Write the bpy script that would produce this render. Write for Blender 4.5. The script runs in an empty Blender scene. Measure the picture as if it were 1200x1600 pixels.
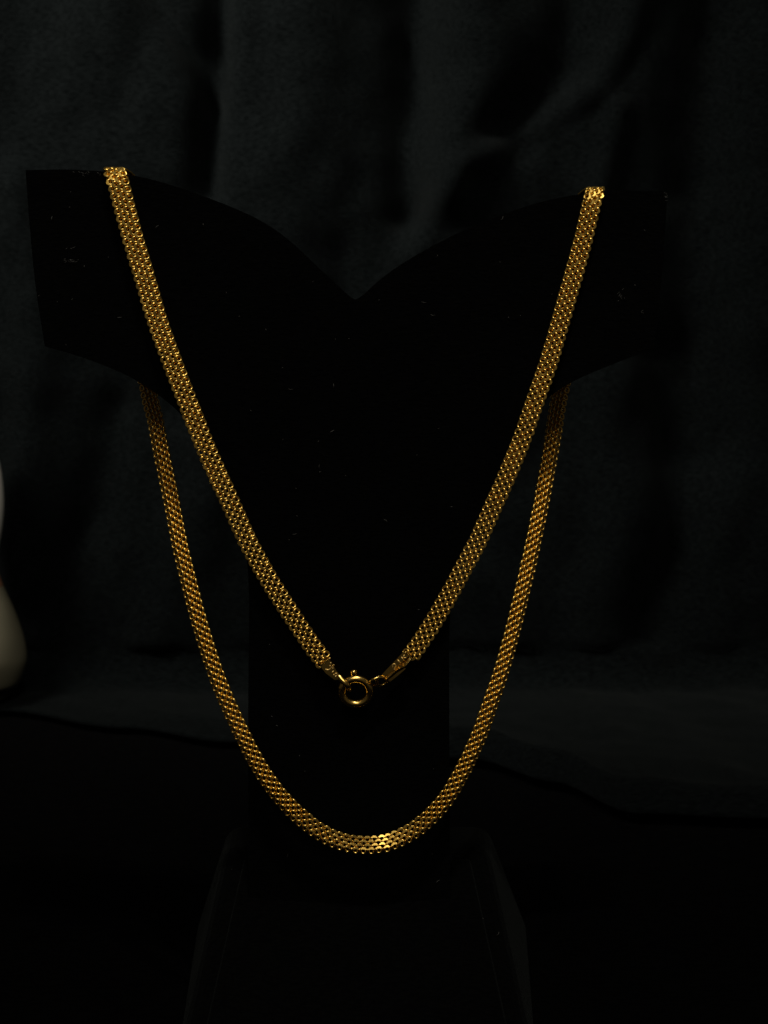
import bpy, bmesh, math, random
from mathutils import Vector, Matrix, noise

random.seed(7)
R = math.radians
scene = bpy.context.scene
col = scene.collection

# ------------------------------------------------------------------ camera
F_PX = 2300.0                       # focal length in photograph pixels (1200 x 1600)
PITCH = R(6.0)                      # looking slightly down
CAM = Vector((0.0, -0.345, 0.0))
FWD = Vector((0, math.cos(PITCH), -math.sin(PITCH)))
UPV = Vector((0, math.sin(PITCH), math.cos(PITCH)))
cam_d = bpy.data.cameras.new('camera')
cam_d.sensor_fit = 'VERTICAL'
cam_d.sensor_height = 36.0
cam_d.sensor_width = 27.0
cam_d.lens = F_PX / 1600.0 * 36.0
cam_d.clip_start = 0.01
cam_d.clip_end = 50.0
cam_d.dof.use_dof = True
cam_d.dof.focus_distance = 0.352
cam_d.dof.aperture_fstop = 30.0
cam = bpy.data.objects.new('camera', cam_d)
cam.location = CAM
cam.rotation_euler = (R(90) - PITCH, 0, 0)
col.objects.link(cam)
scene.camera = cam

# ------------------------------------------------------------------ world: a dark room
world = bpy.data.worlds.new('World')
scene.world = world
world.use_nodes = True
world.node_tree.nodes['Background'].inputs[0].default_value = (1.0, 0.86, 0.66, 1)
world.node_tree.nodes['Background'].inputs[1].default_value = 0.024

# ------------------------------------------------------------------ lamps
def lamp(name, loc, target, size, power, color, size_y=None, spread=None):
    d = bpy.data.lights.new(name, 'AREA')
    d.energy = power
    d.color = color
    if spread: d.spread = R(spread)
    d.size = size
    if size_y:
        d.shape = 'RECTANGLE'; d.size_y = size_y
    else:
        d.shape = 'DISK'
    o = bpy.data.objects.new(name, d)
    o.location = loc
    o.rotation_euler = (Vector(target) - Vector(loc)).to_track_quat('-Z', 'Y').to_euler()
    col.objects.link(o)
    return o
lamp('ceiling_lamp', (-0.50, -0.02, 0.60), (-0.15, 0.34, 0.20), 0.26, 1.35, (1.0, 0.94, 0.83), spread=52)
lamp('room_lamp', (-0.10, -0.86, 0.82), (0, 0, 0), 0.42, 2.1, (1.0, 0.90, 0.72))
lamp('ceiling_bulb', (0.04, -0.36, 0.80), (0, 0, -0.05), 0.032, 1.15, (1.0, 0.93, 0.80))
lamp('ceiling_bulb', (0.11, -0.34, 0.80), (0, 0, -0.05), 0.032, 1.15, (1.0, 0.93, 0.80))

scene.view_settings.view_transform = 'Standard'
scene.view_settings.look = 'None'
scene.view_settings.exposure = 0.12
scene.view_settings.gamma = 1.0
scene.view_settings.use_curve_mapping = False
scene.render.engine = 'CYCLES'
scene.cycles.max_bounces = 8
scene.cycles.sample_clamp_indirect = 6.0

# ------------------------------------------------------------------ helpers
def P(px, py, Y=0.0):
    """Point of the place seen in the photograph at (px, py), at depth plane Y."""
    d = FWD + Vector((1, 0, 0)) * ((px - 600) / F_PX) + UPV * ((800 - py) / F_PX)
    return CAM + d * ((Y - CAM.y) / d.y)
MM = 0.001
def yf(px):
    """depth of the velvet board's front, bowed back a little towards the arms"""
    return 0.009 * ((px - 555) / 500.0) ** 2

def mesh_obj(name, verts, faces, mat, parent=None, smooth=True):
    me = bpy.data.meshes.new(name)
    me.from_pydata([tuple(v) for v in verts], [], faces)
    me.update()
    bm = bmesh.new(); bm.from_mesh(me)
    bmesh.ops.recalc_face_normals(bm, faces=bm.faces)
    bm.to_mesh(me); bm.free()
    if smooth:
        for p in me.polygons: p.use_smooth = True
    me.materials.append(mat)
    o = bpy.data.objects.new(name, me)
    col.objects.link(o)
    if parent: o.parent = parent
    return o
def bm_obj(name, bm, mat, parent=None, smooth=True):
    bmesh.ops.recalc_face_normals(bm, faces=bm.faces)
    me = bpy.data.meshes.new(name)
    bm.to_mesh(me); bm.free()
    if smooth:
        for p in me.polygons: p.use_smooth = True
    me.materials.append(mat)
    o = bpy.data.objects.new(name, me)
    col.objects.link(o)
    if parent: o.parent = parent
    return o
def bevel(o, w, seg=3, ang=30):
    m = o.modifiers.new('bevel', 'BEVEL')
    m.width = w; m.segments = seg; m.limit_method = 'ANGLE'; m.angle_limit = R(ang)
    m.harden_normals = False
    return o
def tag(o, label, cat, group=None):
    o['label'] = label; o['category'] = cat
    if group: o['group'] = group
    return o
def empty(name, loc):
    o = bpy.data.objects.new(name, None)
    o.empty_display_size = 0.01
    o.location = loc
    col.objects.link(o)
    return o
def adopt(root):
    """children were built in world space: keep them there under a root that is not at the origin"""
    for ch in root.children:
        ch.matrix_parent_inverse = Matrix.Translation(root.location).inverted()
def catmull(pts, n=12):
    out = []
    for i in range(len(pts) - 1):
        p0 = pts[max(i - 1, 0)]; p1 = pts[i]; p2 = pts[i + 1]; p3 = pts[min(i + 2, len(pts) - 1)]
        for k in range(n):
            t = k / n
            out.append(0.5 * ((2 * p1) + (p2 - p0) * t + (2 * p0 - 5 * p1 + 4 * p2 - p3) * t * t
                              + (3 * p1 - p0 - 3 * p2 + p3) * t ** 3))
    out.append(pts[-1])
    return out
def tube(bm, pts, r, seg=8, closed=False, flat=None):
    n = len(pts); rings = []
    ref = Vector((0.13, -1, 0.21)).normalized()
    for i, p in enumerate(pts):
        if closed: t = pts[(i + 1) % n] - pts[i - 1]
        else: t = pts[min(i + 1, n - 1)] - pts[max(i - 1, 0)]
        t.normalize()
        a = ref - t * ref.dot(t); a.normalize(); b = t.cross(a)
        rr = r[i] if isinstance(r, (list, tuple)) else r
        rings.append([bm.verts.new(p + (a * math.cos(2 * math.pi * k / seg) + b * math.sin(2 * math.pi * k / seg)) * rr)
                      for k in range(seg)])
    for i in range(n if closed else n - 1):
        A, B = rings[i], rings[(i + 1) % n]
        for k in range(seg):
            bm.faces.new((A[k], A[(k + 1) % seg], B[(k + 1) % seg], B[k]))
    if not closed:
        bm.faces.new(rings[0][::-1]); bm.faces.new(rings[-1])
    return bm
def loft(bm, loops, cap=True):
    vs = [[bm.verts.new(p) for p in L] for L in loops]
    n = len(vs[0])
    for A, B in zip(vs, vs[1:]):
        for k in range(n):
            bm.faces.new((A[k], A[(k + 1) % n], B[(k + 1) % n], B[k]))
    if cap:
        bm.faces.new(vs[0][::-1]); bm.faces.new(vs[-1])
    return bm

# ------------------------------------------------------------------ materials
def new_mat(name):
    m = bpy.data.materials.new(name)
    m.use_nodes = True
    return m, m.node_tree, m.node_tree.nodes['Principled BSDF']
def gold(name, base, rough, bump=0.0, scale=900):
    m, t, b = new_mat(name)
    b.inputs['Metallic'].default_value = 1.0
    tc = t.nodes.new('ShaderNodeTexCoord')
    n = t.nodes.new('ShaderNodeTexNoise'); n.inputs['Scale'].default_value = scale
    n.inputs['Detail'].default_value = 3
    t.links.new(tc.outputs['Object'], n.inputs['Vector'])
    r = t.nodes.new('ShaderNodeMapRange')
    r.inputs['To Min'].default_value = rough * 0.75; r.inputs['To Max'].default_value = rough * 1.3
    t.links.new(n.outputs['Fac'], r.inputs['Value'])
    t.links.new(r.outputs['Result'], b.inputs['Roughness'])
    cr = t.nodes.new('ShaderNodeValToRGB')
    cr.color_ramp.elements[0].position = 0.3; cr.color_ramp.elements[1].position = 0.75
    cr.color_ramp.elements[0].color = (base[0] * 0.90, base[1] * 0.84, base[2] * 0.75, 1)
    cr.color_ramp.elements[1].color = (*base, 1)
    t.links.new(n.outputs['Fac'], cr.inputs['Fac'])
    t.links.new(cr.outputs['Color'], b.inputs['Base Color'])
    if bump:
        bp = t.nodes.new('ShaderNodeBump'); bp.inputs['Strength'].default_value = bump
        bp.inputs['Distance'].default_value = 0.0001
        t.links.new(n.outputs['Fac'], bp.inputs['Height']); t.links.new(bp.outputs['Normal'], b.inputs['Normal'])
    return m
M_GOLD = gold('gold_chain', (0.97, 0.67, 0.17), 0.29)
M_CLASP = gold('gold_polished', (0.93, 0.65, 0.19), 0.24, 0.1, 500)

M_STAMP = gold('gold_stamped', (0.97, 0.74, 0.30), 0.5, 0.1, 700)
M_PLATE = gold('gold_plate', (0.93, 0.65, 0.19), 0.07, 0.03, 300)
def cloth_mat(name, c0, c1, scale, rough, sheen, bump, spec=0.0):
    m, t, b = new_mat(name)
    b.inputs['Roughness'].default_value = rough
    b.inputs['Specular IOR Level'].default_value = spec
    b.inputs['Sheen Weight'].default_value = sheen
    b.inputs['Sheen Roughness'].default_value = 0.5
    b.inputs['Sheen Tint'].default_value = (0.8, 0.9, 0.9, 1)
    tc = t.nodes.new('ShaderNodeTexCoord')
    mp = t.nodes.new('ShaderNodeMapping'); mp.inputs['Scale'].default_value = (0.35, 1, 1)
    t.links.new(tc.outputs['Object'], mp.inputs['Vector'])
    n = t.nodes.new('ShaderNodeTexNoise'); n.inputs['Scale'].default_value = scale; n.inputs['Detail'].default_value = 5
    n.inputs['Roughness'].default_value = 0.7
    t.links.new(mp.outputs['Vector'], n.inputs['Vector'])
    cr = t.nodes.new('ShaderNodeValToRGB')
    cr.color_ramp.elements[0].position = 0.3; cr.color_ramp.elements[1].position = 0.72
    cr.color_ramp.elements[0].color = (*c0, 1); cr.color_ramp.elements[1].color = (*c1, 1)
    t.links.new(n.outputs['Fac'], cr.inputs['Fac']); t.links.new(cr.outputs['Color'], b.inputs['Base Color'])
    bp = t.nodes.new('ShaderNodeBump'); bp.inputs['Strength'].default_value = bump
    bp.inputs['Distance'].default_value = 0.0006
    t.links.new(n.outputs['Fac'], bp.inputs['Height']); t.links.new(bp.outputs['Normal'], b.inputs['Normal'])
    return m
M_CLOTH = cloth_mat('black_cotton_cloth', (0.00055, 0.00075, 0.00082), (0.0039, 0.0049, 0.0052), 900, 0.95, 0.02, 0.5)
M_TABLE = cloth_mat('table_velvet', (0.0010, 0.0010, 0.0011), (0.0022, 0.0022, 0.0023), 700, 1.0, 0.0, 0.4)
M_VELVET = cloth_mat('stand_velvet', (0.0012, 0.0012, 0.0013), (0.0030, 0.0031, 0.0033), 1500, 1.0, 0.02, 0.6)

def plain(name, c, rough, spec=0.5):
    m, t, b = new_mat(name)
    b.inputs['Roughness'].default_value = rough
    b.inputs['Specular IOR Level'].default_value = spec
    tc = t.nodes.new('ShaderNodeTexCoord')
    n = t.nodes.new('ShaderNodeTexNoise'); n.inputs['Scale'].default_value = 60; n.inputs['Detail'].default_value = 3
    t.links.new(tc.outputs['Object'], n.inputs['Vector'])
    cr = t.nodes.new('ShaderNodeValToRGB')
    cr.color_ramp.elements[0].color = (c[0] * 0.85, c[1] * 0.85, c[2] * 0.83, 1)
    cr.color_ramp.elements[1].color = (*c, 1)
    t.links.new(n.outputs['Fac'], cr.inputs['Fac']); t.links.new(cr.outputs['Color'], b.inputs['Base Color'])
    return m
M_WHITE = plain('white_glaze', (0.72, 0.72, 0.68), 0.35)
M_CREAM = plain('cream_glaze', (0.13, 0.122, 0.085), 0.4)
M_ORANGE = plain('orange_glaze', (0.20, 0.10, 0.055), 0.4)
M_FOOT = plain('dark_foot', (0.03, 0.03, 0.025), 0.7)
M_LINT = plain('pale_lint', (0.10, 0.10, 0.10), 1.0, 0.0)

# ------------------------------------------------------------------ table
Z_TABLE = P(560, 1700, -0.027).z
bm = bmesh.new()
NX, NY = 60, 60
grid = [[bm.verts.new((-0.6 + 1.2 * i / NX, -0.40 + 1.1 * j / NY,
         Z_TABLE + 0.0006 * noise.noise(Vector((i * 0.35, j * 0.35, 3.1))))) for i in range(NX + 1)] for j in range(NY + 1)]
for j in range(NY):
    for i in range(NX):
        bm.faces.new((grid[j][i], grid[j][i + 1], grid[j + 1][i + 1], grid[j + 1][i]))
table = bm_obj('table_top', bm, M_TABLE)
table['kind'] = 'structure'
table['label'] = 'black velvet covered table top under the stand'

# ------------------------------------------------------------------ backdrop cloth (hangs behind, sweeps onto the table)
def on_table(px, py):
    d = FWD + Vector((1, 0, 0)) * ((px - 600) / F_PX) + UPV * ((800 - py) / F_PX)
    return CAM + d * ((Z_TABLE - CAM.z) / d.z)
hem_pts = [on_table(*q) for q in ((-250, 1095), (0, 1122), (200, 1150), (360, 1172), (560, 1185), (740, 1203),
                                  (870, 1240), (990, 1290), (1200, 1298), (1450, 1300))]
def hem_y(x):
    if x <= hem_pts[0].x: return hem_pts[0].y
    for a, b in zip(hem_pts, hem_pts[1:]):
        if x <= b.x:
            t = (x - a.x) / (b.x - a.x); t = t * t * (3 - 2 * t)
            return a.y + (b.y - a.y) * t
    return hem_pts[-1].y
Y_WALL = 0.36
# folds as ridges (+) and valleys (-) along polylines in photograph pixels on the hanging cloth
FOLDS = [
    ([(345, -80), (338, 120), (325, 300)], -0.016, 26),
    ([(230, -20), (300, 90), (332, 170)], -0.008, 16),
    ([(650, -80), (645, 150), (640, 330)], -0.022, 42),
    ([(480, -80), (470, 200), (450, 420)], 0.010, 70),
    ([(760, -80), (750, 120), (690, 300)], 0.012, 60),
    ([(905, -80), (900, 90), (800, 210)], -0.016, 45),
    ([(1010, -60), (975, 60), (930, 140), (830, 200), (720, 265), (675, 340), (650, 400)], 0.010, 20),
    ([(965, 170), (940, 280), (930, 340)], 0.008, 16),
    ([(1120, -80), (1090, 300), (1110, 700)], -0.02, 60),
    ([(150, -80), (120, 240), (160, 460)], 0.006, 60),
    ([(20, 300), (60, 600), (40, 900)], 0.010, 45),
    ([(180, 640), (150, 800), (60, 960)], -0.009, 36),
    ([(330, 560), (330, 760), (250, 1000)], 0.008, 50),
    ([(940, 620), (980, 800), (940, 1010)], 0.008, 50),
    ([(1030, 560), (1060, 820), (1000, 1060)], -0.012, 40),
    ([(760, 900), (860, 1050), (1000, 1130)], 0.008, 36),
]
PXW = (Y_WALL - CAM.y) / F_PX
def seg_dist(p, a, b):
    ab = (b[0] - a[0], b[1] - a[1]); L = ab[0] ** 2 + ab[1] ** 2
    t = max(0, min(1, ((p[0] - a[0]) * ab[0] + (p[1] - a[1]) * ab[1]) / L))
    return math.hypot(p[0] - a[0] - ab[0] * t, p[1] - a[1] - ab[1] * t)
def fold(px, py):
    h = 0.0
    for line, amp, w in FOLDS:
        d = min(seg_dist((px, py), a, b) for a, b in zip(line, line[1:]))
        h += 0.72 * amp * math.exp(-(d / w) ** 2)
    v = Vector((px / 260.0, py / 420.0, 1.7))
    h += 0.007 * noise.noise(v) + 0.0035 * noise.noise(v * 2.3) + 0.0026 * noise.noise(v * 5.0) + 0.0013 * noise.noise(Vector((px / 40.0, py / 55.0, 4.4)))
    return h
bm = bmesh.new()
NX, NS = 190, 250
X0, X1 = -0.36, 0.36
Z_TOP = 0.36
rad = 0.022
rows = []
for j in range(NS + 1):
    row = []
    for i in range(NX + 1):
        x = X0 + (X1 - X0) * i / NX
        hy = hem_y(x)
        flat = Y_WALL - rad - hy
        arc = rad * math.pi / 2
        wall = Z_TOP - (Z_TABLE + 0.003 + rad)
        s = (flat + arc + wall) * j / NS
        if s < flat:
            y = hy + s; z = Z_TABLE + 0.003
            n = Vector((0, 0, 1)); fade = min(1.0, s / 0.02)
            hh = 0.5 * max(0.0, 0.006 * (noise.noise(Vector((x * 16, y * 16, 8))) + 0.3) ) + 0.0012 * (1 + noise.noise(Vector((x * 60, y * 60, 5))))
            disp = n * hh * fade
            if x > 0.02:      # a lifted roll of cloth along the right-hand hem
                disp += n * 0.006 * math.exp(-((s - 0.016) / 0.012) ** 2)
        elif s < flat + arc:
            a = (s - flat) / rad
            y = Y_WALL - rad + rad * math.sin(a); z = Z_TABLE + 0.003 + rad - rad * math.cos(a)
            n = Vector((0, -math.sin(a), math.cos(a)))
            px = 600 + x / PXW; py = 800 - (z + 0.02) / PXW
            disp = n * fold(px, py) * 0.6 * (a / (math.pi / 2))
            hh = 0.5 * max(0.0, 0.006 * (noise.noise(Vector((x * 16, y * 16, 8))) + 0.3)) + 0.0012 * (1 + noise.noise(Vector((x * 60, y * 60, 5))))
            disp += n * hh * (1 - a / (math.pi / 2))
        else:
            y = Y_WALL; z = Z_TABLE + 0.003 + rad + (s - flat - arc)
            q = Vector((x, y, z)) - CAM
            dpt = q.dot(FWD)
            px = 600 + q.x / dpt * F_PX; py = 800 - q.dot(UPV) / dpt * F_PX
            k = min(1.0, (s - flat - arc) / 0.05)
            disp = Vector((0, -1, 0)) * fold(px, py) * (0.6 + 0.4 * k)
        row.append(bm.verts.new(Vector((x, y, z)) + disp))
    rows.append(row)
for j in range(NS):
    for i in range(NX):
        bm.faces.new((rows[j][i], rows[j][i + 1], rows[j + 1][i + 1], rows[j + 1][i]))
backdrop = bm_obj('backdrop_cloth', bm, M_CLOTH)
so = backdrop.modifiers.new('thickness', 'SOLIDIFY'); so.thickness = 0.0012; so.offset = -1
backdrop['kind'] = 'structure'
backdrop['label'] = 'black folded cloth hanging behind the stand'

# ------------------------------------------------------------------ ceramic ornament at the left edge
ORN = on_table(-30, 1112)
ORN.z = Z_TABLE + 0.0075
ornament = empty('ceramic_ornament', ORN)
tag(ornament, 'white glazed ceramic ornament with bulbous lower half, cut off by the left edge', 'ornament')
OSC = (ORN - CAM).dot(FWD) / F_PX
def lathe(name, prof, mat, parent):
    bm = bmesh.new(); seg = 48
    pts = catmull([Vector((r, 0, y)) for r, y in prof], 5)
    loops = []
    for p in pts:
        z = ORN.z + (1112 - p.z) * OSC
        loops.append([Vector((ORN.x + p.x * OSC * math.cos(2 * math.pi * k / seg),
                              ORN.y + p.x * OSC * math.sin(2 * math.pi * k / seg), z)) for k in range(seg)])
    loft(bm, loops)
    return bm_obj(name, bm, mat, parent)
lathe('foot', [(46, 1112), (47, 1106), (50, 1098), (52, 1094)], M_FOOT, ornament)
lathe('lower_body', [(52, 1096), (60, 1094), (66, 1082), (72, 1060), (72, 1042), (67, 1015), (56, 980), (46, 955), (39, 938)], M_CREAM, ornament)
lathe('painted_band', [(39.4, 939), (35, 926), (32.2, 915), (31, 909)], M_ORANGE, ornament)
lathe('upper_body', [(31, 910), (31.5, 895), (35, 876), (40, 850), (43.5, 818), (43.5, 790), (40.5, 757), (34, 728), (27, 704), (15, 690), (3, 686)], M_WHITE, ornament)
adopt(ornament)

# ------------------------------------------------------------------ display stand
stand = empty('necklace_stand', Vector((P(560, 1700, -0.027).x, 0.02, Z_TABLE)))
tag(stand, 'black velvet T-shaped necklace stand with V-notched arms and sloping base', 'display stand')
T_BOARD = 0.016
outline = [(40, 266), (105, 265), (182, 270), (250, 284), (330, 311), (400, 341), (450, 374), (505, 425), (545, 462), (556, 468),
           (567, 461), (600, 432), (645, 402), (720, 362), (800, 330), (860, 312), (926, 301), (985, 298), (1043, 299),
           (1038, 380), (1032, 460), (1022, 545), (960, 568), (885, 602), (826, 650), (790, 715), (752, 800), (720, 870), (704, 950),
           (702, 1100), (703, 1300), (704, 1470),
           (388, 1470), (388, 1300), (388, 1100), (388, 900), (372, 810), (340, 735), (290, 655), (222, 600), (150, 566), (70, 541), (56, 450), (47, 360)]
# a board: front and back faces filled from a dense grid so that it can bow
def densify(poly, n):
    out = []
    for a, b in zip(poly, poly[1:] + poly[:1]):
        for k in range(n):
            t = k / n; out.append((a[0] + (b[0] - a[0]) * t, a[1] + (b[1] - a[1]) * t))
    return out
CORNERS = {(40, 266), (556, 468), (1043, 299), (1022, 545), (704, 1470), (388, 1470), (70, 541)}
def smooth_outline(poly, n):
    k0 = next(i for i, q in enumerate(poly) if q in CORNERS)
    poly = poly[k0:] + poly[:k0] + [poly[k0]]
    out, run = [], [poly[0]]
    for q in poly[1:]:
        run.append(q)
        if q in CORNERS:
            c = catmull([Vector((a[0], a[1], 0)) for a in run], n)
            out += [(v.x, v.y) for v in c[:-1]]
            run = [q]
    return out
ol = smooth_outline(outline, 4)
bm = bmesh.new()
front = [bm.verts.new((q[0], q[1], 0)) for q in ol]
face = bm.faces.new(front)
res = bmesh.ops.triangulate(bm, faces=[face])
# cut by vertical lines so the bow is followed
for cx in range(80, 1040, 40):
    geom = bm.verts[:] + bm.edges[:] + bm.faces[:]
    bmesh.ops.bisect_plane(bm, geom=geom, plane_co=(cx, 0, 0), plane_no=(1, 0, 0))
ext = bmesh.ops.extrude_face_region(bm, geom=bm.faces[:])
backv = {g for g in ext['geom'] if isinstance(g, bmesh.types.BMVert)}
pos = {}
for v in bm.verts:
    px, py = v.co.x, v.co.y
    p = P(px, py, yf(px))
    if v in backv: p = p + Vector((0, T_BOARD, 0))
    pos[v] = p
for v, p in pos.items(): v.co = p
yoke = bm_obj('board', bm, M_VELVET, stand, smooth=False)
bevel(yoke, 0.0022, 3, 40)
# base: a sloping wedge, narrower at the top, with a raised front panel
bm = bmesh.new()
yt, yb = 0.0105, -0.027
B_top = [P(352, 1326, yt), P(764, 1326, yt)]
B_bot = [P(268, 1700, yb), P(846, 1700, yb)]
back_t = [B_top[0] + Vector((-0.001, 0.020, 0)), B_top[1] + Vector((0.001, 0.020, 0))]
back_b = [Vector((B_bot[0].x - 0.006, 0.065, Z_TABLE)), Vector((B_bot[1].x + 0.006, 0.065, Z_TABLE))]
for q in B_bot: q.z = Z_TABLE + 0.0008
for q in back_b: q.z = Z_TABLE + 0.0008
loft(bm, [[B_bot[0], B_bot[1], back_b[1], back_b[0]], [B_top[0], B_top[1], back_t[1], back_t[0]]])
base = bm_obj('base', bm, M_VELVET, stand, smooth=False)
bevel(base, 0.004, 4, 30)
bm = bmesh.new()
nrm = Vector((0, -(B_top[0].z - B_bot[0].z), B_bot[0].y - B_top[0].y)).normalized()
nrm = Vector((0, -abs(nrm.y), abs(nrm.z)))
def bl(u, v, off):
    a = B_bot[0].lerp(B_bot[1], u); b = B_top[0].lerp(B_top[1], u)
    return a.lerp(b, v) + nrm * off
loft(bm, [[bl(u, v, -0.001) for u, v in ((0.055, 0.02), (0.945, 0.02), (0.925, 0.95), (0.075, 0.95))],
          [bl(u, v, 0.0012) for u, v in ((0.062, 0.024), (0.938, 0.024), (0.918, 0.945), (0.082, 0.945))]])
panel = bm_obj('front_panel', bm, M_VELVET, base, smooth=False)
bevel(panel, 0.0008, 2, 40)
# lint and scuffs caught on the velvet
bm = bmesh.new()
def fibre(p, ang, L, w):
    d = Vector((math.cos(ang), 0, math.sin(ang))); u = Vector((-d.z, 0, d.x))
    c = p + Vector((0, -0.00035, 0))
    mid = u * L * random.uniform(-0.25, 0.25)
    tube(bm, [c - d * L / 2, c + mid * 0.8, c + d * L / 2], [w * 0.4, w, w * 0.4], 4)
for k in range(95):
    while True:
        px, py = random.uniform(60, 1030), random.uniform(300, 1590)
        if py < 560: ok = abs(px - 555) > (468 - py) * 1.3 if py < 468 else True
        elif py < 840: ok = abs(px - 548) < 160
        elif py < 1320: ok = 395 < px < 695
        else: ok = abs(px - 558) < 200 + (py - 1320) * 0.2
        if ok and py > 300 + max(0, 60 - 0.15 * abs(px - 555)): break
    if py < 840: Y = yf(px)
    elif py < 1440 and 392 < px < 700: Y = 0.0006
    else:
        Y = yt + (yb - yt) * (py - 1326) / (1700 - 1326) - 0.0012
    fibre(P(px, py, Y), random.uniform(0, 6.3), random.choice((0.0003, 0.0004, 0.0005, 0.0011)), random.uniform(0.00004, 0.00009))
for (px, py, n, sx, sy) in ((110, 407, 16, 5, 1.2), (105, 388, 3, 6, 1), (968, 462, 12, 3, 6), (1004, 487, 3, 1, 1), (700, 1434, 10, 10, 2),
                            (135, 270, 14, 14, 1.5), (1040, 306, 8, 2, 4)):
    for k in range(n):
        x, y = random.gauss(px, sx), random.gauss(py, sy)
        fibre(P(x, y, (yf(x) if py < 800 else 0.0006)), random.gauss(0, 0.7), random.uniform(0.0003, 0.0008), random.uniform(0.00003, 0.00006))
lint = bm_obj('lint', bm, M_LINT, yoke)
lint['kind'] = 'stuff'
adopt(stand)
for ch in list(yoke.children) + list(base.children):
    ch.matrix_parent_inverse = Matrix.Identity(4)

# ------------------------------------------------------------------ necklace
necklace = empty('necklace', P(590, 1319, -0.004))
tag(necklace, 'gold woven flat chain necklace with spring ring clasp, draped over the velvet arms', 'necklace')
PITCH_L = 0.00178                    # spacing of links along one column
COLS = 4
CSP = 0.00096                        # spacing of columns

# centre line: list of (point, face normal, width factor, visible)
ctrl = []
def add(p, n, w=1.0, vis=True): ctrl.append((p, Vector(n).normalized(), w, vis))
FR = (0, -1, 0.0)
left_front = [(508, 1035), (490, 1012), (471, 984), (446, 946), (423.6, 911), (403, 875), (385, 841), (360, 785), (326, 710), (296, 635),
              (267, 560), (245.5, 500), (228, 440), (207, 370), (193, 318), (184, 283)]
CH = 0.0016
for k, (x, y) in enumerate(left_front):
    t = k / (len(left_front) - 1)
    add(P(x, y, yf(x) - CH - 0.0006 * (1 - t)), (0.10 * (1 - t), -1, 0.05), 0.98 + 0.16 * t ** 2)
def over(px_top, py_top, px_out, w, sgn):
    f = yf(px_top)
    top = P(px_top, py_top, f)
    seq = [(Vector((top.x, f - CH * 0.6, top.z - 0.0004)), (0, -0.8, 0.6), True),
           (Vector((top.x - sgn * 0.0003, f + 0.0012, top.z + 0.0010)), (0, -0.25, 1), True),
           (Vector((top.x - sgn * 0.0004, f + T_BOARD * 0.5, top.z + 0.0014)), (0, 0, 1), False),
           (Vector((top.x - sgn * 0.0003, f + T_BOARD - 0.0012, top.z + 0.0010)), (0, 0.25, 1), False),
           (Vector((top.x, f + T_BOARD + CH * 0.7, top.z - 0.0008)), (0, 0.8, 0.6), False),
           (Vector((top.x + sgn * 0.0004, f + T_BOARD + CH, top.z - 0.005)), (0, 1, 0), False)]
    return [(p, n, w, v) for p, n, v in seq]
for it in over(181, 270, 0, 1.13, 1): add(*it)
YB = yf(230) + T_BOARD + CH
left_hidden = [(196, 400), (210, 480), (222, 550)]
for x, y in left_hidden: add(P(x, y, YB), (0, 1, 0), 1.1, False)
loop = [(231, 605), (236, 630), (242.4, 655), (253, 710), (268.6, 785), (281, 850), (288, 880), (309, 962), (333, 1040), (353, 1092), (377, 1144),
        (404, 1196), (441, 1248), (483, 1288), (515, 1308), (545, 1318), (570, 1320.5), (590, 1319.5), (612, 1315), (653, 1293), (694, 1252),
        (724, 1202), (748, 1150), (765, 1102), (786, 1040), (806, 965), (826, 880), (843, 800), (855, 735), (863, 690), (869, 650), (873, 625), (877, 606)]
ROOM_LAMP = Vector((-0.10, -0.86, 0.82))
def half_to(p, L): return ((CAM - p).normalized() + (L - p).normalized()).normalized()
def loop_depth(y, YB):
    if y > 1150: return -0.0032 - 0.0022 * (y - 1150) / 170
    t = (1150 - y) / (1150 - 600)
    return -0.0032 + (YB + 0.0032) * t ** 1.4
for (x, y) in loop:
    s = (y - 600) / 720.0
    up = 0.36 * s ** 5
    side = (0.05 if x < 575 else -0.17) * math.sin(math.pi * min(1, s)) 
    Yd = loop_depth(y, YB if x < 575 else yf(880) + T_BOARD + CH)
    nn = Vector((side, 1, -up)).normalized()
    k = math.exp(-((x - 606) / 25.0) ** 2) if y > 1270 else 0.0     # here the weave lies square to the room lamp
    p = P(x, y, Yd)
    nn = nn.lerp(-half_to(p, ROOM_LAMP), k).normalized()
    add(p, nn, 0.92)
YB2 = yf(890) + T_BOARD + CH
for x, y in ((890, 540), (903, 470), (915, 400)): add(P(x, y, YB2), (0, 1, 0), 1.0, False)
for it in reversed(over(928, 301, 0, 1.0, -1)): add(*it)
right_front = [(924.5, 318), (912, 372), (892, 445), (868, 530), (856, 570), (842, 610), (828, 650), (814, 690), (790, 748), (763, 808), (747, 845),
               (731, 875), (715, 905), (693, 945), (669, 985), (653, 1009), (640, 1027)]
for k, (x, y) in enumerate(right_front):
    t = 1 - k / (len(right_front) - 1)
    add(P(x, y, yf(x) - CH - 0.0006 * (1 - t)), (-0.12 * (1 - t), -1, 0.05), 0.97)

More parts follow.
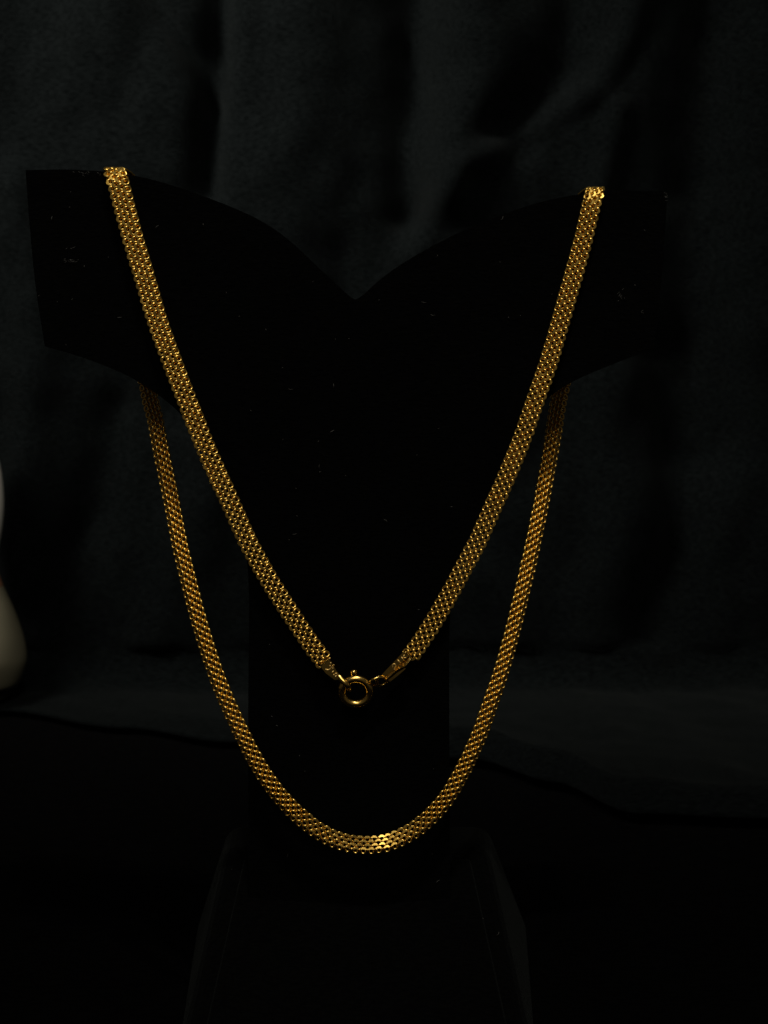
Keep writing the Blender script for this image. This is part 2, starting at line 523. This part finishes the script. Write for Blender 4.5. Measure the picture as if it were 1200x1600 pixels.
# dense sampling
SUB = 14
pp = catmull([c[0] for c in ctrl], SUB)
def lerp_attr(i):
    k = min(i // SUB, len(ctrl) - 2); t = (i - k * SUB) / SUB
    a, b = ctrl[k], ctrl[k + 1]
    return a[1].lerp(b[1], t).normalized(), a[2] + (b[2] - a[2]) * t, (a[3] if t < 0.5 else b[3])
cum = [0.0]
for a, b in zip(pp, pp[1:]): cum.append(cum[-1] + (b - a).length)
TOTAL = cum[-1]
def sample(s):
    s = max(0.0, min(TOTAL, s))
    lo, hi = 0, len(cum) - 1
    while hi - lo > 1:
        m = (lo + hi) // 2
        if cum[m] <= s: lo = m
        else: hi = m
    t = (s - cum[lo]) / max(1e-9, cum[hi] - cum[lo])
    p = pp[lo].lerp(pp[hi], t)
    T = (pp[min(hi + 1, len(pp) - 1)] - pp[max(lo - 1, 0)]).normalized()
    N, w, v = lerp_attr(lo)
    N = (N - T * N.dot(T)).normalized()
    return p, T, N, w, v

# one link: an oval of round wire, leaned sideways and pressed flat on its two faces
A_L, B_L, WIRE, LEAN = 0.00064, 0.00070, 0.00030, R(31)
def link_mesh(lim):
    bm = bmesh.new()
    SEG, RS = 20, 10
    rings = []
    for i in range(SEG):
        a = 2 * math.pi * i / SEG
        ca, sa = math.cos(a), math.sin(a)
        sq = 1.0 / (abs(ca) ** 2.8 + abs(sa) ** 2.8) ** (1 / 2.8)
        c = Vector((B_L * ca * sq, A_L * sa * sq, 0))
        rad_dir = Vector((ca, sa, 0)).normalized()
        ring = []
        for k in range(RS):
            b = 2 * math.pi * k / RS
            v = c + rad_dir * (WIRE * math.cos(b)) + Vector((0, 0, WIRE * 1.25 * math.sin(b)))
            # lean about the chain's length
            v = Vector((v.x * math.cos(LEAN) + v.z * math.sin(LEAN), v.y, -v.x * math.sin(LEAN) + v.z * math.cos(LEAN)))
            # pressed faces
            if abs(v.z) > lim: v.z = math.copysign(lim, v.z)
            ring.append(bm.verts.new(v))
        rings.append(ring)
    for i in range(SEG):
        A, B = rings[i], rings[(i + 1) % SEG]
        for k in range(RS):
            bm.faces.new((A[k], A[(k + 1) % RS], B[(k + 1) % RS], B[k]))
    bmesh.ops.recalc_face_normals(bm, faces=bm.faces)
    me = bpy.data.meshes.new('link'); bm.to_mesh(me); bm.free()
    for p in me.polygons:
        p.use_smooth = not all(abs(abs(me.vertices[i].co.z) - lim) < 1e-6 for i in p.vertices)
    me.materials.append(M_GOLD)
    return me
ME_LINK = link_mesh(0.00049)
ME_ROUND = link_mesh(0.00080)       # links that were never pressed
mats = []
SPARK = P(934, 306, yf(930) - 0.0012)
nrow = int(TOTAL / PITCH_L)
pl_ = TOTAL / nrow
for r in range(nrow):
    for c in range(COLS):
        s = (r + 0.25 + (0.5 if c % 2 else 0.0)) * pl_
        if s > TOTAL - 0.0002: continue
        p, T, N, w, vis = sample(s)
        B = T.cross(N)
        u = (c - (COLS - 1) / 2) * CSP * w
        pos = p + B * (u + random.gauss(0, 0.00002)) + N * random.gauss(0, 0.00003)
        # neighbouring samples so that outer columns stretch round the bend
        rot = Matrix((B * w, T * (pl_ / PITCH_L), N)).transposed().to_4x4()
        jit = Matrix.Rotation(R(random.gauss(0, 1.6)), 4, 'X') @ Matrix.Rotation(R(random.gauss(0, 1.8)), 4, 'Y') @ Matrix.Rotation(R(random.gauss(0, 2.0)), 4, 'Z')
        jit0 = jit
        if (pos - SPARK).length < 0.00055 and vis:      # one pressed link on the edge catches the bulb
            N = half_to(pos, Vector((0.075, -0.35, 0.80))); B = T.cross(N).normalized(); T2 = N.cross(B)
            rot = Matrix((B, T2, N)).transposed().to_4x4(); jit = Matrix.Rotation(-LEAN, 4, 'Y')
        M = Matrix.Translation(pos) @ rot @ jit
        toc = (CAM - pos)
        score = (1.0 / toc.length) * (abs(N.dot(toc.normalized())) ** 0.5) * w
        rnd = N.y > 0.2 and pos.z > P(0, 1265, 0).z
        mats.append((score if vis else 0.0, M, rnd))
        # the inner layer of the double weave shows where the chain is pressed onto the velvet
        zz = (pos.z - P(0, 900, 0).z) / (P(0, 420, 0).z - P(0, 900, 0).z)
        if N.y < -0.3 and vis and random.random() < zz + 0.15:
            M2 = Matrix.Translation(pos + T * 0.5 * pl_ - N * 0.00062) @ Matrix((B * w * 0.85, T * 0.85, N * 0.8)).transposed().to_4x4()
            mats.append((0.0, M2, True))
order = sorted(range(len(mats)), key=lambda i: -mats[i][0])
own = set(order[:300])
for i in order[:300]:
    o = bpy.data.objects.new('link', ME_ROUND if mats[i][2] else ME_LINK)
    o.matrix_world = mats[i][1]
    col.objects.link(o)
    o.parent = necklace
lvs = [[v.co.copy() for v in m_.vertices] for m_ in (ME_LINK, ME_ROUND)]
fss = [[p.use_smooth for p in m_.polygons] for m_ in (ME_LINK, ME_ROUND)]
fs = []
lf = [tuple(p.vertices) for p in ME_LINK.polygons]
V, Fc = [], []
for i, (sc, M, rnd) in enumerate(mats):
    if i in own: continue
    b = len(V)
    V.extend((M @ v)[:] for v in lvs[rnd]); fs.extend(fss[rnd])
    Fc.extend(tuple(b + k for k in f) for f in lf)
me = bpy.data.meshes.new('woven_links'); me.from_pydata(V, [], Fc); me.update()
me.polygons.foreach_set('use_smooth', fs)
me.materials.append(M_GOLD)
rest = bpy.data.objects.new('woven_links', me); col.objects.link(rest); rest.parent = necklace
rest['kind'] = 'stuff'

# ---- clasp
YC = -0.0034
def Q(px, py, dy=0.0): return P(px, py, YC + dy)
PX = 0.345 / F_PX / math.cos(PITCH)
# spring ring
bm = bmesh.new()
cen = Q(556, 1080.5); ax = Vector((1, 0, 0)); ay = Vector((0, -0.12, 1)).normalized()
tube(bm, [cen + ax * 21.8 * PX * math.cos(2 * math.pi * k / 56) + ay * 20.8 * PX * math.sin(2 * math.pi * k / 56) for k in range(56)], 6.2 * PX, 16, True)
spring = bm_obj('spring_ring', bm, M_CLASP, necklace)
bm = bmesh.new()
a = Q(553.2, 1060, -0.0002); b = Q(552.8, 1046, -0.0002); d = b - a
tube(bm, [a, a.lerp(b, 0.35), a.lerp(b, 0.6), a.lerp(b, 0.82), a.lerp(b, 0.95), b], [5.0 * PX, 5.1 * PX, 5.8 * PX, 5.6 * PX, 3.8 * PX, 1.2 * PX], 12)
knob = bm_obj('lever_knob', bm, M_CLASP, spring)
# collar: the tube end that the eyelet is clamped to
bm = bmesh.new()
angs = [R(a) for a in range(128, 172, 6)]
tube(bm, [cen + ax * 21.8 * PX * math.cos(a) + ay * 20.8 * PX * math.sin(a) for a in angs], [7.0 * PX] * len(angs), 16)
bm_obj('collar', bm, M_CLASP, spring)
# eyelet between collar and left end cap
bm = bmesh.new()
tube(bm, catmull([Q(529, 1056, -0.0002), Q(534, 1062, -0.0006), Q(541, 1069, -0.0009), Q(545, 1074, -0.0004), Q(546, 1078, 0.0008)], 6),
     [3.9 * PX + 1.3 * PX * math.sin(math.pi * i / 24) for i in range(25)], 12)
bm_obj('eyelet', bm, M_CLASP, spring)
# jump ring between spring ring and right end cap
bm = bmesh.new()
cj = Q(592.5, 1065, -0.0004); jx = Vector((1, 0.35, 0.12)).normalized(); jy = Vector((-0.2, -0.75, 0.75)).normalized()
tube(bm, [cj + jx * 14.0 * PX * math.cos(2 * math.pi * k / 40) + jy * 11.0 * PX * math.sin(2 * math.pi * k / 40) for k in range(40)], 2.3 * PX, 10, True)
bm_obj('jump_ring', bm, M_CLASP, necklace)
bm = bmesh.new()
tube(bm, catmull([Q(597, 1058, 0), Q(592, 1057, -0.0006), Q(588.5, 1062, -0.0010), Q(590, 1069, -0.0006), Q(594, 1070, 0.0004)], 6), 2.1 * PX, 10)
bm_obj('eye_loop', bm, M_CLASP, necklace)

# left end cap: hollow tapering box, its right-hand wall turned to the light
def plate(name, fr, bk, dyf, dyb, parent, bev=0.00012):
    bm = bmesh.new()
    loft(bm, [[Q(x, y, dyb(i) if callable(dyb) else dyb) for i, (x, y) in enumerate(bk)],
              [Q(x, y, dyf(i) if callable(dyf) else dyf) for i, (x, y) in enumerate(fr)]])
    o = bm_obj(name, bm, M_PLATE, parent, smooth=False)
    bevel(o, bev, 2, 25)
    if name == 'folded_lip': o.data.materials[0] = M_CLASP
    return o
lf_ = [(500, 1041.5), (514.5, 1030), (520, 1039), (525, 1048), (531, 1054), (529.5, 1062.5), (523, 1063.5), (508.5, 1052.5)]
lb_ = [(502, 1040), (518, 1026.5), (526, 1035), (533, 1046), (535.5, 1057), (531, 1062), (525, 1062.5), (510, 1050)]
cap_l = plate('end_cap', lf_, lb_, -0.0007, 0.0014, necklace)
def stroke(bm, pts, w, dy):
    c = catmull([Q(x, y, dy) for x, y in pts], 5) if len(pts) > 2 else [Q(x, y, dy) for x, y in pts]
    tube(bm, c, w * 1.3 * PX, 8)
def z1(x, y): return (490 + x / 17.143, 1015 + y / 17.143)
bm = bmesh.new(); D = -0.00077
stroke(bm, [z1(*q) for q in ((315, 522), (375, 545), (440, 520), (500, 455), (550, 400))], 0.85, D)
stroke(bm, [z1(435, 350), z1(490, 368)], 0.8, D)
stroke(bm, [z1(428, 425), z1(455, 445)], 0.8, D)
stroke(bm, [z1(480, 630), z1(535, 575)], 0.8, D)
stroke(bm, [z1(505, 490), z1(530, 510)], 0.8, D)
stroke(bm, [z1(525, 672), z1(552, 690)], 0.8, D)
stroke(bm, [z1(600 + 36 * math.cos(a), 672 + 36 * math.sin(a)) for a in [k * math.pi / 4 for k in range(9)]], 0.62, D)
stroke(bm, [z1(580, 700), z1(592, 762)], 0.62, D)
bm_obj('stamped_mark', bm, M_STAMP, cap_l)

# right end cap: a tapering strip folded along its length
rf_ = [(594, 1056.5), (630.5, 1018), (640, 1025), (600, 1061)]
rb_ = [(595, 1057), (631, 1019), (641, 1026), (601, 1062)]
cap_r = plate('end_cap', rf_, rb_, -0.0006, 0.0006, necklace)
fl_f = [(599.5, 1061), (640.5, 1026), (641, 1032), (633, 1041), (620, 1047), (603, 1063)]
flange = plate('folded_lip', fl_f, [(x + 0.3, y + 0.6) for x, y in fl_f],
               lambda i: (-0.0005, -0.0005, -0.0011, -0.0016, -0.0016, -0.0010)[i], lambda i: (0.0, 0.0, -0.0004, -0.0008, -0.0008, -0.0003)[i], cap_r, 0.00008)
un_f = [(606, 1062.5), (620, 1051), (633, 1043), (634, 1045.5), (622, 1056), (609.5, 1066)]
under = plate('lower_lip', un_f, [(x + 0.3, y + 0.6) for x, y in un_f], -0.0004, 0.0004, cap_r, 0.00008)
def z2(x, y): return (570 + x / 13.333, 1005 + y / 13.333)
bm = bmesh.new(); D = -0.00067
stroke(bm, [z2(*q) for q in ((580, 500), (578, 455), (612, 432), (642, 455), (632, 500), (612, 535), (625, 545))], 0.75, D)      # 2
stroke(bm, [z2(690, 385), z2(692, 350)], 0.75, D)                                                           # 1
stroke(bm, [z2(690, 352), z2(742, 410)], 0.75, D)
stroke(bm, [z2(765, 290), z2(812, 362)], 0.75, D)                                                           # K
stroke(bm, [z2(822, 240), z2(795, 318)], 0.7, D)
stroke(bm, [z2(798, 312), z2(868, 300)], 0.7, D)
bm_obj('stamped_mark', bm, M_STAMP, cap_r)
# solder beads closing the weave onto the caps
for nm, q0, q1 in (('solder_seam', (501, 1040), (516.5, 1028)), ('solder_seam', (633, 1018.5), (643.5, 1030))):
    bm = bmesh.new()
    n = 9
    tube(bm, [Q(q0[0] + (q1[0] - q0[0]) * k / n, q0[1] + (q1[1] - q0[1]) * k / n, -0.0005) for k in range(n + 1)],
         [(1.5 + 0.5 * random.random()) * PX for k in range(n + 1)], 8)
    bm_obj(nm, bm, M_CLASP, necklace)
root_inv = Matrix.Translation(necklace.location).inverted()
for ch in necklace.children: ch.matrix_parent_inverse = root_inv
